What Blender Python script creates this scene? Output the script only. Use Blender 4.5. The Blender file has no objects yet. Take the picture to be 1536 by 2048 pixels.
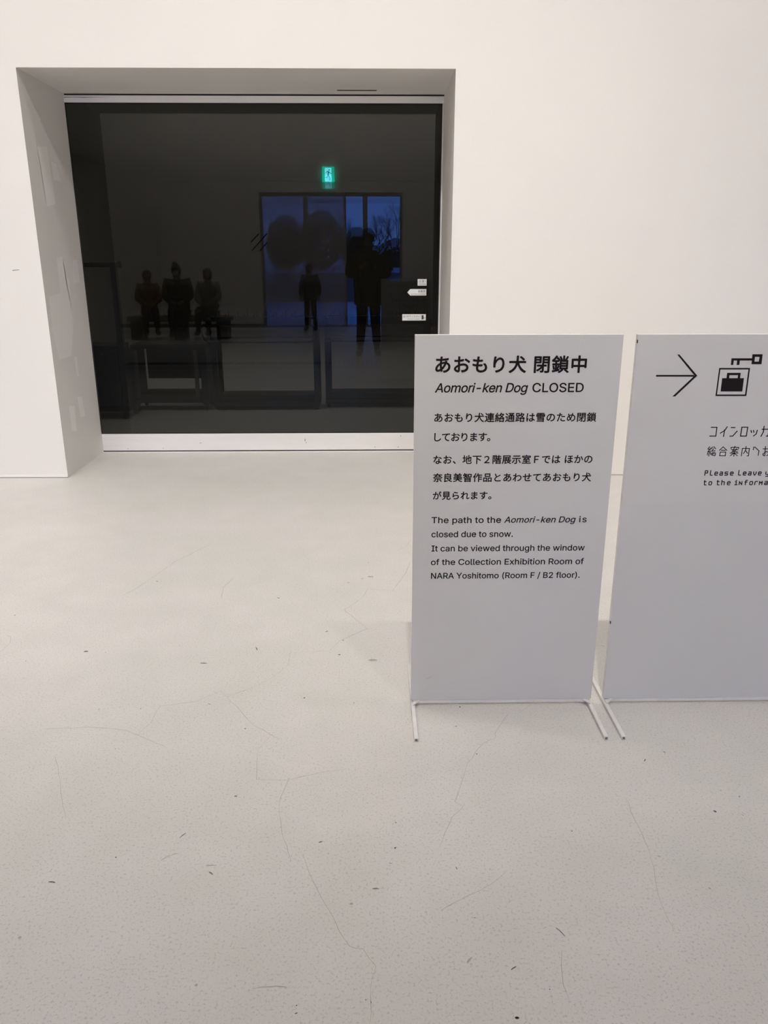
import bpy, bmesh, math, random
from mathutils import Vector, Matrix
random.seed(7)
C = bpy.context.scene.collection
SC = bpy.context.scene
PI = math.pi

# ------------------------------------------------------------------ camera
F_PX = 1567.8
cam_d = bpy.data.cameras.new('camera'); cam = bpy.data.objects.new('camera', cam_d); C.objects.link(cam)
cam_d.sensor_fit = 'VERTICAL'; cam_d.sensor_height = 36.0; cam_d.lens = 36.0*F_PX/2048.0
cam_d.clip_start = 0.005; cam_d.clip_end = 600
cam.location = (0, 0, 1.4)
cam.rotation_euler = (PI/2 - 0.3096, 0.0005, -0.0169)
SC.camera = cam

# ------------------------------------------------------------------ world: blue dusk sky
W = bpy.data.worlds.new('dusk'); SC.world = W; W.use_nodes = True
wn = W.node_tree; wn.nodes.clear()
wo = wn.nodes.new('ShaderNodeOutputWorld'); wb = wn.nodes.new('ShaderNodeBackground')
wtc = wn.nodes.new('ShaderNodeTexCoord'); wsep = wn.nodes.new('ShaderNodeSeparateXYZ'); wr = wn.nodes.new('ShaderNodeValToRGB')
wn.links.new(wtc.outputs['Generated'], wsep.inputs[0]); wn.links.new(wsep.outputs['Z'], wr.inputs[0])
wr.color_ramp.elements[0].color = (0.13, 0.30, 1.0, 1); wr.color_ramp.elements[1].color = (0.08, 0.20, 0.85, 1); wr.color_ramp.elements[1].position = 0.6
wn.links.new(wr.outputs[0], wb.inputs[0]); wb.inputs[1].default_value = 10.5
wn.links.new(wb.outputs[0], wo.inputs[0])

# ------------------------------------------------------------------ exposure
SC.view_settings.view_transform = 'Standard'; SC.view_settings.look = 'None'
SC.view_settings.gamma = 1.0; SC.view_settings.use_curve_mapping = False
SC.view_settings.exposure = -0.06

# ------------------------------------------------------------------ room lamps
def area(name, loc, target, sx, sy, power, col=(1.0, 0.962, 0.925), spread=PI):
    d = bpy.data.lights.new(name, 'AREA'); d.shape = 'RECTANGLE'; d.size = sx; d.size_y = sy
    d.energy = power; d.color = col; d.spread = spread
    o = bpy.data.objects.new(name, d); C.objects.link(o); o.location = loc
    o.rotation_euler = (Vector(target)-Vector(loc)).to_track_quat('-Z', 'Y').to_euler()
    return o
def spot(name, loc, target, power, ang, blend=1.0, rad=0.06, col=(1.0, 0.962, 0.925)):
    d = bpy.data.lights.new(name, 'SPOT'); d.energy = power; d.color = col; d.spot_size = math.radians(ang)
    d.spot_blend = blend; d.shadow_soft_size = rad
    o = bpy.data.objects.new(name, d); C.objects.link(o); o.location = loc
    o.rotation_euler = (Vector(target)-Vector(loc)).to_track_quat('-Z', 'Y').to_euler()
    return o
# a track of spotlights high above the visitor, aimed at the white wall
for k in range(-4, 3):
    spot('track_spotlight', (0.05+1.7*k, -1.0, 7.6), (0.05+1.7*k, 5.2, 0.0), 415 if k else 540, 57)
spot('track_spotlight_narrow', (0.05, -1.0, 7.6), (-0.9, 5.1, 0.0), 420, 50)
# unseen soft lights added overhead to fill the room and rear wall
area('ceiling_fill_front', (-1.5, 3.2, 7.7), (-1.0, 5.0, 0.0), 9, 0.3, 140, spread=2.2)
area('ceiling_fill_rear', (0.5, -3.0, 7.7), (0.5, -1.0, 0.0), 9, 1.2, 12)
area('ceiling_fill_middle', (0.0, 4.4, 7.7), (0.2, 2.0, 0.4), 7, 0.3, 14, spread=1.5)  # added fill, aimed to brighten the back of the left sign
area('rear_wall_washer', (-0.8, -3.4, 7.4), (-0.8, -6.05, 2.2), 9, 0.4, 500, spread=2.0)
# unseen dim lights added to brighten the vestibule beyond the tinted door
area('vestibule_fill', (-0.9, 11.0, 2.96), (-0.9, 11.0, 0.0), 8.0, 4.5, 66, spread=2.4)
area('vestibule_fill_near', (-0.9, 6.9, 2.96), (-0.9, 7.0, 0.0), 3.5, 0.3, 26, spread=2.3)

TILTX, TILTZ, EXIT_E = 0.0, 0.0056, 13.0      # slight lean of the inner pane; brightness of the exit sign

# ------------------------------------------------------------------ materials
def nt(name):
    m = bpy.data.materials.new(name); m.use_nodes = True; n = m.node_tree; n.nodes.clear()
    out = n.nodes.new('ShaderNodeOutputMaterial'); b = n.nodes.new('ShaderNodeBsdfPrincipled'); n.links.new(b.outputs[0], out.inputs[0])
    return m, n, b, out
def mat(name, col, rough=0.6, metal=0.0, noise=0.0, nscale=20.0, bump=0.0, bscale=200.0, spec=0.5, stretch=(1,1,1)):
    m, n, b, out = nt(name)
    b.inputs['Base Color'].default_value = (*col, 1); b.inputs['Roughness'].default_value = rough
    b.inputs['Metallic'].default_value = metal; b.inputs['Specular IOR Level'].default_value = spec
    tc = n.nodes.new('ShaderNodeTexCoord'); mp = n.nodes.new('ShaderNodeMapping'); mp.inputs['Scale'].default_value = stretch
    n.links.new(tc.outputs['Object'], mp.inputs[0])
    if noise > 0:
        t = n.nodes.new('ShaderNodeTexNoise'); t.inputs['Scale'].default_value = nscale; t.inputs['Detail'].default_value = 5
        n.links.new(mp.outputs[0], t.inputs['Vector'])
        r = n.nodes.new('ShaderNodeValToRGB')
        r.color_ramp.elements[0].position = 0.3; r.color_ramp.elements[1].position = 0.7
        r.color_ramp.elements[0].color = tuple(c*(1-noise) for c in col)+(1,)
        r.color_ramp.elements[1].color = tuple(min(1, c*(1+noise)) for c in col)+(1,)
        n.links.new(t.outputs[0], r.inputs[0]); n.links.new(r.outputs[0], b.inputs['Base Color'])
    if bump > 0:
        t2 = n.nodes.new('ShaderNodeTexNoise'); t2.inputs['Scale'].default_value = bscale; t2.inputs['Detail'].default_value = 3
        n.links.new(mp.outputs[0], t2.inputs['Vector'])
        bp = n.nodes.new('ShaderNodeBump'); bp.inputs['Strength'].default_value = bump; bp.inputs['Distance'].default_value = 0.002
        n.links.new(t2.outputs[0], bp.inputs['Height']); n.links.new(bp.outputs[0], b.inputs['Normal'])
    return m
def emit(name, col, s):
    m, n, b, out = nt(name); b.inputs['Base Color'].default_value = (*col, 1)
    b.inputs['Emission Color'].default_value = (*col, 1); b.inputs['Emission Strength'].default_value = s
    return m
def pane_mat(name, tint, refl):
    """tinted pane: the face a ray enters through reflects a little and tints what passes"""
    m = bpy.data.materials.new(name); m.use_nodes = True; n = m.node_tree; n.nodes.clear()
    out = n.nodes.new('ShaderNodeOutputMaterial')
    tr = n.nodes.new('ShaderNodeBsdfTransparent'); tr.inputs[0].default_value = (*tint, 1)
    gl = n.nodes.new('ShaderNodeBsdfGlossy'); gl.inputs['Roughness'].default_value = 0.0
    fr = n.nodes.new('ShaderNodeFresnel'); fr.inputs['IOR'].default_value = 1.5
    mu = n.nodes.new('ShaderNodeMath'); mu.operation = 'MULTIPLY'; mu.inputs[1].default_value = refl/0.04; mu.use_clamp = True
    n.links.new(fr.outputs[0], mu.inputs[0])
    mx = n.nodes.new('ShaderNodeMixShader'); n.links.new(mu.outputs[0], mx.inputs[0]); n.links.new(tr.outputs[0], mx.inputs[1]); n.links.new(gl.outputs[0], mx.inputs[2])
    cl = n.nodes.new('ShaderNodeBsdfTransparent')
    geo = n.nodes.new('ShaderNodeNewGeometry'); m2 = n.nodes.new('ShaderNodeMixShader')
    n.links.new(geo.outputs['Backfacing'], m2.inputs[0]); n.links.new(mx.outputs[0], m2.inputs[1]); n.links.new(cl.outputs[0], m2.inputs[2])
    n.links.new(m2.outputs[0], out.inputs[0])
    return m

WALL = mat('wall_paint', (0.80, 0.765, 0.725), 0.75, noise=0.012, nscale=0.9, bump=0.12, bscale=160)
REAR = mat('rear_wall_paint', (0.80, 0.775, 0.73), 0.8, noise=0.02, nscale=1.0)
PATCH = mat('touch_up_paint', (0.895, 0.868, 0.832), 0.6)
TRIMM = mat('door_metal_white', (0.76, 0.735, 0.71), 0.42, noise=0.02, nscale=6, stretch=(1, 1, 6))
SEAL = mat('black_seal', (0.006, 0.006, 0.006), 0.7)
GAP = mat('shadow_gap', (0.05, 0.04, 0.045), 0.8)
BACKP = mat('sign_back_lit', (0.80, 0.79, 0.77), 0.5)  # paler than the panel face: brightness from overhead light put into the colour
PANEL = mat('sign_grey', (0.555, 0.543, 0.532), 0.48, noise=0.012, nscale=3, bump=0.08, bscale=500)
POSTER = mat('poster_grey', (0.570, 0.550, 0.536), 0.5, noise=0.012, nscale=3, bump=0.08, bscale=500)
EDGE = mat('panel_edge_lit', (0.74, 0.72, 0.70), 0.5)  # paler than the face, the lit look of the edge is in the colour
STEEL = mat('stand_white_steel', (0.68, 0.665, 0.65), 0.38, noise=0.05, nscale=40)
STEELD = mat('stand_tube_mouth', (0.12, 0.115, 0.11), 0.6)
INK = mat('sign_ink', (0.010, 0.007, 0.008), 0.7, spec=0.15)
STICK = mat('sticker_white', (0.80, 0.80, 0.77), 0.5)
STICKINK = mat('sticker_ink', (0.09, 0.09, 0.09), 0.6)
BROWN = mat('hand_icon_brown', (0.07, 0.03, 0.018), 0.6)
NAVY = mat('rack_navy', (0.010, 0.028, 0.045), 0.5)
NAVYD = mat('rack_dark', (0.008, 0.012, 0.018), 0.6)
RACKP = mat('rack_panel', (0.012, 0.030, 0.045), 0.5)
PALE = mat('cart_pale_post', (0.16, 0.155, 0.15), 0.5)
RUB = mat('rubber', (0.012, 0.012, 0.014), 0.8)
VFLOOR = mat('vestibule_floor', (0.66, 0.63, 0.59), 0.6, noise=0.04, nscale=2)
VWALL = mat('vestibule_wall', (0.58, 0.56, 0.50), 0.8)
SNOW = mat('snow', (0.75, 0.78, 0.82), 0.9, noise=0.05, nscale=0.4, bump=0.3, bscale=2)
BARK = mat('bark', (0.035, 0.028, 0.022), 0.9)
LEAF = mat('evergreen_leaf', (0.018, 0.024, 0.016), 0.9)
CRACKM = mat('crack_line', (0.36, 0.335, 0.305), 0.9)
MARKM = {1: mat('mark_faint', (0.36, 0.34, 0.315), 0.8), 2: mat('mark_grey', (0.13, 0.12, 0.11), 0.8), 3: mat('mark_dark', (0.05, 0.04, 0.035), 0.8), 4: mat('mark_black', (0.008, 0.007, 0.007), 0.8)}
def double_glazing(name, tint, refl, refl2, tilt):
    """dark double glazing: a clear reflection plus the fainter, slightly displaced one of the inner pane"""
    m = bpy.data.materials.new(name); m.use_nodes = True; n = m.node_tree; n.nodes.clear()
    out = n.nodes.new('ShaderNodeOutputMaterial')
    tr = n.nodes.new('ShaderNodeBsdfTransparent'); tr.inputs[0].default_value = (*tint, 1)
    geo = n.nodes.new('ShaderNodeNewGeometry')
    fr = n.nodes.new('ShaderNodeFresnel'); fr.inputs['IOR'].default_value = 1.5
    acc = tr.outputs[0]
    for r, tl in ((refl2, tilt), (refl, None)):
        gl = n.nodes.new('ShaderNodeBsdfGlossy'); gl.inputs['Roughness'].default_value = 0.0
        if tl:
            va = n.nodes.new('ShaderNodeVectorMath'); va.operation = 'ADD'; va.inputs[1].default_value = tl
            nz = n.nodes.new('ShaderNodeVectorMath'); nz.operation = 'NORMALIZE'
            n.links.new(geo.outputs['Normal'], va.inputs[0]); n.links.new(va.outputs[0], nz.inputs[0]); n.links.new(nz.outputs[0], gl.inputs['Normal'])
        mu = n.nodes.new('ShaderNodeMath'); mu.operation = 'MULTIPLY'; mu.inputs[1].default_value = r/0.04; mu.use_clamp = True
        n.links.new(fr.outputs[0], mu.inputs[0])
        mx = n.nodes.new('ShaderNodeMixShader'); n.links.new(mu.outputs[0], mx.inputs[0]); n.links.new(acc, mx.inputs[1]); n.links.new(gl.outputs[0], mx.inputs[2]); acc = mx.outputs[0]
    cl = n.nodes.new('ShaderNodeBsdfTransparent'); m2 = n.nodes.new('ShaderNodeMixShader')
    n.links.new(geo.outputs['Backfacing'], m2.inputs[0]); n.links.new(acc, m2.inputs[1]); n.links.new(cl.outputs[0], m2.inputs[2])
    n.links.new(m2.outputs[0], out.inputs[0])
    return m
GLASS = double_glazing('dark_double_glazing', (0.088, 0.092, 0.092), 0.0175, 0.0052, (TILTX, 0.0, TILTZ))
WGLASS = pane_mat('window_glass', (0.93, 0.95, 0.97), 0.03)
def haze_mat():
    m = bpy.data.materials.new('haze_sheet'); m.use_nodes = True; n = m.node_tree; n.nodes.clear()
    out = n.nodes.new('ShaderNodeOutputMaterial'); d = n.nodes.new('ShaderNodeBsdfDiffuse'); d.inputs[0].default_value = (0.62, 0.56, 0.48, 1)
    t = n.nodes.new('ShaderNodeBsdfTransparent'); x = n.nodes.new('ShaderNodeMixShader'); x.inputs[0].default_value = 0.45
    n.links.new(t.outputs[0], x.inputs[1]); n.links.new(d.outputs[0], x.inputs[2]); n.links.new(x.outputs[0], out.inputs[0]); return m
HAZE = haze_mat()
MEADOW = mat('wet_meadow', (0.035, 0.050, 0.050), 0.9, noise=.15, nscale=.3)

# floor: pale sealed concrete with fine grain
def floor_mat():
    m, n, b, out = nt('floor_concrete')
    tc = n.nodes.new('ShaderNodeTexCoord')
    def noise(s, d, v=None):
        t = n.nodes.new('ShaderNodeTexNoise'); t.inputs['Scale'].default_value = s; t.inputs['Detail'].default_value = d
        n.links.new(tc.outputs['Object'], t.inputs['Vector']); return t
    def ramp(t, p0, c0, p1, c1):
        r = n.nodes.new('ShaderNodeValToRGB'); r.color_ramp.elements[0].position = p0; r.color_ramp.elements[1].position = p1
        r.color_ramp.elements[0].color = (*c0, 1); r.color_ramp.elements[1].color = (*c1, 1); n.links.new(t.outputs[0], r.inputs[0]); return r
    def mul(a, bb):
        x = n.nodes.new('ShaderNodeMix'); x.data_type = 'RGBA'; x.blend_type = 'MULTIPLY'; x.inputs[0].default_value = 1
        n.links.new(a.outputs[2] if a.type == 'MIX' else a.outputs[0], x.inputs[6]); n.links.new(bb.outputs[0], x.inputs[7]); return x
    base = ramp(noise(0.9, 4), 0.32, (0.575, 0.560, 0.522), 0.68, (0.630, 0.598, 0.570))
    g1 = ramp(noise(165, 4), 0.30, (0.75, 0.75, 0.75), 0.46, (1.0, 1.0, 1.0))
    g2 = ramp(noise(520, 2), 0.38, (0.93, 0.93, 0.93), 0.62, (1.03, 1.03, 1.03))
    g3 = ramp(noise(5.5, 6), 0.3, (0.965, 0.97, 0.965), 0.7, (1.02, 1.015, 1.02))
    k = mul(mul(mul(base, g1), g2), g3)
    n.links.new(k.outputs[2], b.inputs['Base Color'])
    b.inputs['Roughness'].default_value = 0.46; b.inputs['Specular IOR Level'].default_value = 0.5
    bp = n.nodes.new('ShaderNodeBump'); bp.inputs['Strength'].default_value = 0.25; bp.inputs['Distance'].default_value = 0.0012
    n.links.new(noise(190, 3).outputs[0], bp.inputs['Height']); n.links.new(bp.outputs[0], b.inputs['Normal'])
    return m
FLOORM = floor_mat()

# ------------------------------------------------------------------ mesh helpers
def bx(bm, x0, x1, y0, y1, z0, z1, mi=0, bev=0.0):
    vs = [bm.verts.new(p) for p in ((x0,y0,z0),(x1,y0,z0),(x1,y1,z0),(x0,y1,z0),(x0,y0,z1),(x1,y0,z1),(x1,y1,z1),(x0,y1,z1))]
    fs = [bm.faces.new([vs[i] for i in f]) for f in ((0,3,2,1),(4,5,6,7),(0,1,5,4),(1,2,6,5),(2,3,7,6),(3,0,4,7))]
    for f in fs: f.material_index = mi
    if bev > 0:
        es = list({e for f in fs for e in f.edges})
        r = bmesh.ops.bevel(bm, geom=es, offset=bev, segments=2, profile=0.5, affect='EDGES', material=-1)
    return vs
def tube(bm, pts, r, n=8, mi=0, cap=True):
    pts = [Vector(p) for p in pts]; rs = r if isinstance(r, (list, tuple)) else [r]*len(pts)
    rings = []; up0 = None
    for i, p in enumerate(pts):
        d = (pts[min(i+1, len(pts)-1)]-pts[max(i-1, 0)]).normalized()
        if up0 is None: up0 = Vector((0,0,1)) if abs(d.z) < .9 else Vector((1,0,0))
        s = d.cross(up0).normalized(); u = s.cross(d).normalized(); up0 = u
        rings.append([bm.verts.new(p+(s*math.cos(a)+u*math.sin(a))*rs[i]) for a in [2*PI*k/n for k in range(n)]])
    for a, b in zip(rings, rings[1:]):
        for k in range(n):
            f = bm.faces.new((a[k], a[(k+1)%n], b[(k+1)%n], b[k])); f.material_index = mi; f.smooth = True
    if cap:
        for rg in (rings[0], rings[-1]):
            f = bm.faces.new(rg); f.material_index = mi
def ball(bm, c, r, sx=1, sy=1, sz=1, seg=10, mi=0):
    q = bmesh.ops.create_uvsphere(bm, u_segments=seg, v_segments=max(6, seg//2+2), radius=r, matrix=Matrix.Translation(c) @ Matrix.Diagonal((sx, sy, sz, 1)))
    for v in q['verts']:
        for f in v.link_faces: f.material_index = mi; f.smooth = True
def obj(name, bm, mats, parent=None, loc=None):
    me = bpy.data.meshes.new(name); bmesh.ops.recalc_face_normals(bm, faces=bm.faces[:]); bm.to_mesh(me); bm.free()
    for m in (mats if isinstance(mats, (list, tuple)) else [mats]): me.materials.append(m)
    o = bpy.data.objects.new(name, me); C.objects.link(o)
    if parent is not None: o.parent = parent
    if loc: o.location = loc
    return o
def B(): return bmesh.new()
def struct(name, bm, m, label=None):
    o = obj(name, bm, m); o['kind'] = 'structure'
    if label: o['label'] = label
    return o
def thing(name, label, cat, loc=(0,0,0), rz=0, group=None):
    o = bpy.data.objects.new(name, None); C.objects.link(o); o.location = loc; o.rotation_euler = (0,0,rz); o.empty_display_size = .1
    o['label'] = label; o['category'] = cat
    if group: o['group'] = group
    return o
def copy_tree(o, parent=None):
    c = o.copy(); C.objects.link(c)
    if parent is not None: c.parent = parent
    for ch in list(o.children): copy_tree(ch, c)
    return c
def poly(bm, pts, y, t=0.0006, hole=None, mi=0, flip=False):
    """polygon in the x-z plane at depth y, thickness t towards -y; optional rectangular hole (same vertex count)"""
    if hole is None:
        a = [bm.verts.new((p[0], y, p[1])) for p in pts]; b = [bm.verts.new((p[0], y-t, p[1])) for p in pts]
        for f in (a, b): bm.faces.new(f).material_index = mi
        for i in range(len(pts)): bm.faces.new((a[i], a[(i+1)%len(a)], b[(i+1)%len(b)], b[i])).material_index = mi
    else:
        n = len(pts)
        O = [bm.verts.new((p[0], y-t, p[1])) for p in pts]; I = [bm.verts.new((p[0], y-t, p[1])) for p in hole]
        O2 = [bm.verts.new((p[0], y, p[1])) for p in pts]; I2 = [bm.verts.new((p[0], y, p[1])) for p in hole]
        for i in range(n):
            j = (i+1) % n
            for q in ((O[i],O[j],I[j],I[i]), (O2[i],O2[j],I2[j],I2[i]), (O[i],O[j],O2[j],O2[i]), (I[i],I[j],I2[j],I2[i])): bm.faces.new(q).material_index = mi
def stroke(bm, pts, w, y, t=0.0006):
    """polyline of constant width in the x-z plane"""
    pts = [Vector((p[0], p[1])) for p in pts]
    for i in range(len(pts)-1):
        a, b = pts[i], pts[i+1]; d = (b-a)
        if d.length < 1e-6: continue
        d.normalize(); n_ = Vector((-d.y, d.x))*w/2; a2 = a-d*w*.45; b2 = b+d*w*.45
        poly(bm, [a2+n_, b2+n_, b2-n_, a2-n_], y-0.00002*i, t)

# text with Blender's own built-in font, fitted to a width and height measured on the real sign
SANS = None
try:                                   # the plain sans serif that ships inside Blender itself
    SANS = bpy.data.fonts.load(bpy.utils.system_resource('DATAFILES')+'/fonts/Inter.woff2')
except Exception:
    SANS = None
def raw_text(body, spacing=1.0, shear=0.0, weight=0.0):
    cu = bpy.data.curves.new('t', 'FONT'); cu.body = body
    if SANS and all(ord(ch) < 256 for ch in body): cu.font = SANS
    cu.resolution_u = 4; cu.space_character = spacing; cu.shear = shear; cu.offset = weight
    cu.resolution_u = 4
    cu.fill_mode = 'NONE' if cu.font == SANS and SANS else 'BOTH'
    o = bpy.data.objects.new('t', cu); C.objects.link(o); bpy.context.view_layer.update()
    me = bpy.data.meshes.new_from_object(o.evaluated_get(bpy.context.evaluated_depsgraph_get()))
    bpy.data.objects.remove(o)
    if cu.fill_mode == 'NONE': me = fill_loops(me)
    bpy.data.curves.remove(cu)
    return me
def fill_loops(me):
    """fill each outer contour with its own holes, so letters drawn from overlapping contours come out solid"""
    from mathutils.geometry import delaunay_2d_cdt
    nb = {}
    for e in me.edges:
        a, b = e.vertices; nb.setdefault(a, []).append(b); nb.setdefault(b, []).append(a)
    # keep the direction the curve was drawn in: vertex indices run along each contour
    seen = set(); loops = []
    for v in range(len(me.vertices)):
        if v in seen or v not in nb: continue
        lp = [v]; seen.add(v); cur = v
        while True:
            nx = [k for k in sorted(nb[cur]) if k not in seen]
            if cur == v and len(nx) > 1: nx = [min(nx)]
            if not nx: break
            cur = nx[0]; seen.add(cur); lp.append(cur)
        if len(lp) > 2: loops.append([me.vertices[k].co.to_2d() for k in lp])
    loops.sort(key=lambda l: min(p.x for p in l)); groups = []
    for l in loops:                     # contours that overlap in x belong to one glyph
        if groups and min(p.x for p in l) < groups[-1][1]: groups[-1][0].append(l); groups[-1][1] = max(groups[-1][1], max(p.x for p in l))
        else: groups.append([[l], max(p.x for p in l)])
    vs = []; fs = []
    for gl, _ in groups:
        pts = []; eds = []
        for l in gl:
            o0 = len(pts); pts += l; eds += [(o0+i, o0+(i+1) % len(l)) for i in range(len(l))]
        rv, re_, rf = delaunay_2d_cdt(pts, eds, [], 0, 1e-6)[:3]
        o1 = len(vs); vs += [Vector((p.x, p.y, 0)) for p in rv]
        for t in rf:
            c = (rv[t[0]]+rv[t[1]]+rv[t[2]])/3; w = 0
            for i, j in eds:
                p, q = pts[i], pts[j]
                if (p.y > c.y) != (q.y > c.y) and c.x < (q.x-p.x)*(c.y-p.y)/(q.y-p.y)+p.x: w += 1 if q.y > p.y else -1
            if w: fs.append([o1+k for k in t])
    r = bpy.data.meshes.new('t'); r.from_pydata(vs, [], fs); bpy.data.meshes.remove(me)
    return r
def ext(me):
    xs = [v.co.x for v in me.vertices]; ys = [v.co.y for v in me.vertices]
    return min(xs), max(xs), min(ys), max(ys)
def text(name, body, x0, x1, zb, zt, y, parent, m, shear=0.0, weight=0.0, ref=None, facing=-1, bold=0.0):
    """x0..x1 extent, baseline zb, top zt of capitals/kanji; facing -1 looks towards -y"""
    rm = raw_text(ref or body, 1.0, 0, weight); e = ext(rm); bpy.data.meshes.remove(rm)
    if ref is not None: y0r, y1r = 0.0, e[3]
    else: y0r, y1r = e[2], e[3]
    s = (zt-zb)/(y1r-y0r)
    want = (x1-x0)/s; sp = 1.0; kg = 1.0
    if SANS and all(ord(ch) < 256 for ch in body) and len(body) > 1:
        a = raw_text(body, 1.0, shear, weight); kg = max(1.0, min(1.13, want/(ext(a)[1]-ext(a)[0]))); bpy.data.meshes.remove(a); want /= kg
    if len(body) > 1:
        a = raw_text(body, 1.0, shear, weight); b = raw_text(body, 1.4, shear, weight)
        wa = ext(a)[1]-ext(a)[0]; wb_ = ext(b)[1]-ext(b)[0]; bpy.data.meshes.remove(a); bpy.data.meshes.remove(b)
        sp = max(0.8, min(2.6, 1.0+0.4*(want-wa)/(wb_-wa)))
    me = raw_text(body, sp, shear, weight); e = ext(me); kx = kg*want/(e[1]-e[0]) if len(body) > 1 else 1.0
    for v in me.vertices:
        X = (v.co.x-e[0])*kx*s; Z = (v.co.y-y0r)*s
        v.co = Vector((x0+X, y-0.0006, zb+Z)) if facing < 0 else Vector((x1-X, y+0.0006, zb+Z))
    if bold > 0:                        # heavier strokes: the outline repeated around itself
        bm = B(); n = 8
        for k in range(n):
            c2 = me.copy(); c2.transform(Matrix.Translation((bold*math.cos(2*PI*k/n), 0.00001*(k+1), bold*math.sin(2*PI*k/n)))); bm.from_mesh(c2); bpy.data.meshes.remove(c2)
        bm.from_mesh(me); bm.to_mesh(me); bm.free()
    me.name = name; me.materials.clear(); me.materials.append(m)
    o = bpy.data.objects.new(name, me); C.objects.link(o); o.parent = parent
    return o

# ------------------------------------------------------------------ measured positions in metres
CRACKS= [[(0.188, 3.58), (0.16, 3.425), (0.092, 3.222), (-0.018, 3.245), (-0.039, 3.152), (-0.116, 3.024), (-0.02, 2.843), (-0.128, 2.741), (-0.163, 2.661), (-0.31, 2.646), (-0.306, 2.56), (-0.353, 2.465), (-0.418, 2.393), (-0.491, 2.337), (-0.521, 2.378), (-0.588, 2.311), (-0.702, 2.285), (-0.706, 2.186), (-0.73, 2.119)], [(-0.491, 2.337), (-0.432, 2.251), (-0.377, 2.165), (-0.316, 2.112), (-0.288, 2.09)], [(-0.316, 2.112), (-0.334, 2.063), (-0.346, 2.033)], [(-1.4, 2.672), (-1.395, 2.748), (-1.412, 2.793), (-1.432, 2.81)], [(-1.092, 3.2), (-1.052, 3.288), (-1.001, 3.463), (-0.959, 3.608), (-0.865, 3.787), (-0.825, 3.866)], [(-1.037, 2.157), (-0.971, 2.16), (-0.898, 2.166), (-0.82, 2.156), (-0.765, 2.14), (-0.73, 2.119), (-0.627, 2.054)], [(0.13, 3.729), (0.176, 3.787), (0.203, 3.888)], [(-0.655, 3.149), (-0.67, 3.266), (-0.639, 3.407)], [(-0.346, 2.034), (-0.331, 1.893), (-0.24, 1.888), (-0.254, 1.811), (-0.25, 1.745), (-0.235, 1.673), (-0.217, 1.625), (-0.202, 1.574)], [(-0.24, 1.888), (-0.166, 1.915), (-0.075, 1.938)], [(-0.172, 1.587), (-0.131, 1.478), (-0.093, 1.403), (-0.076, 1.359), (-0.052, 1.319), (-0.023, 1.312), (0.004, 1.268), (-0.005, 1.237), (-0.007, 1.185), (-0.009, 1.139)], [(-0.946, 2.018), (-0.888, 1.903), (-0.835, 1.782), (-0.81, 1.734)], [(0.545, 2.296), (0.475, 2.222)], [(0.443, 2.225), (0.404, 2.153), (0.38, 2.106), (0.376, 2.079), (0.339, 2.058), (0.304, 2.006), (0.291, 1.977), (0.277, 1.96), (0.242, 1.845), (0.222, 1.787), (0.242, 1.765), (0.209, 1.726), (0.191, 1.682), (0.178, 1.645), (0.166, 1.614)], [(0.324, 1.534), (0.278, 1.49), (0.189, 1.438), (0.152, 1.413)], [(0.692, 1.799), (0.688, 1.703), (0.689, 1.646), (0.687, 1.591), (0.679, 1.532), (0.66, 1.453), (0.657, 1.379), (0.658, 1.345)], [(0.401, 1.303), (0.384, 1.217), (0.387, 1.177)], [(0.967, 1.669), (0.98, 1.613), (0.994, 1.577)]]
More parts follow.
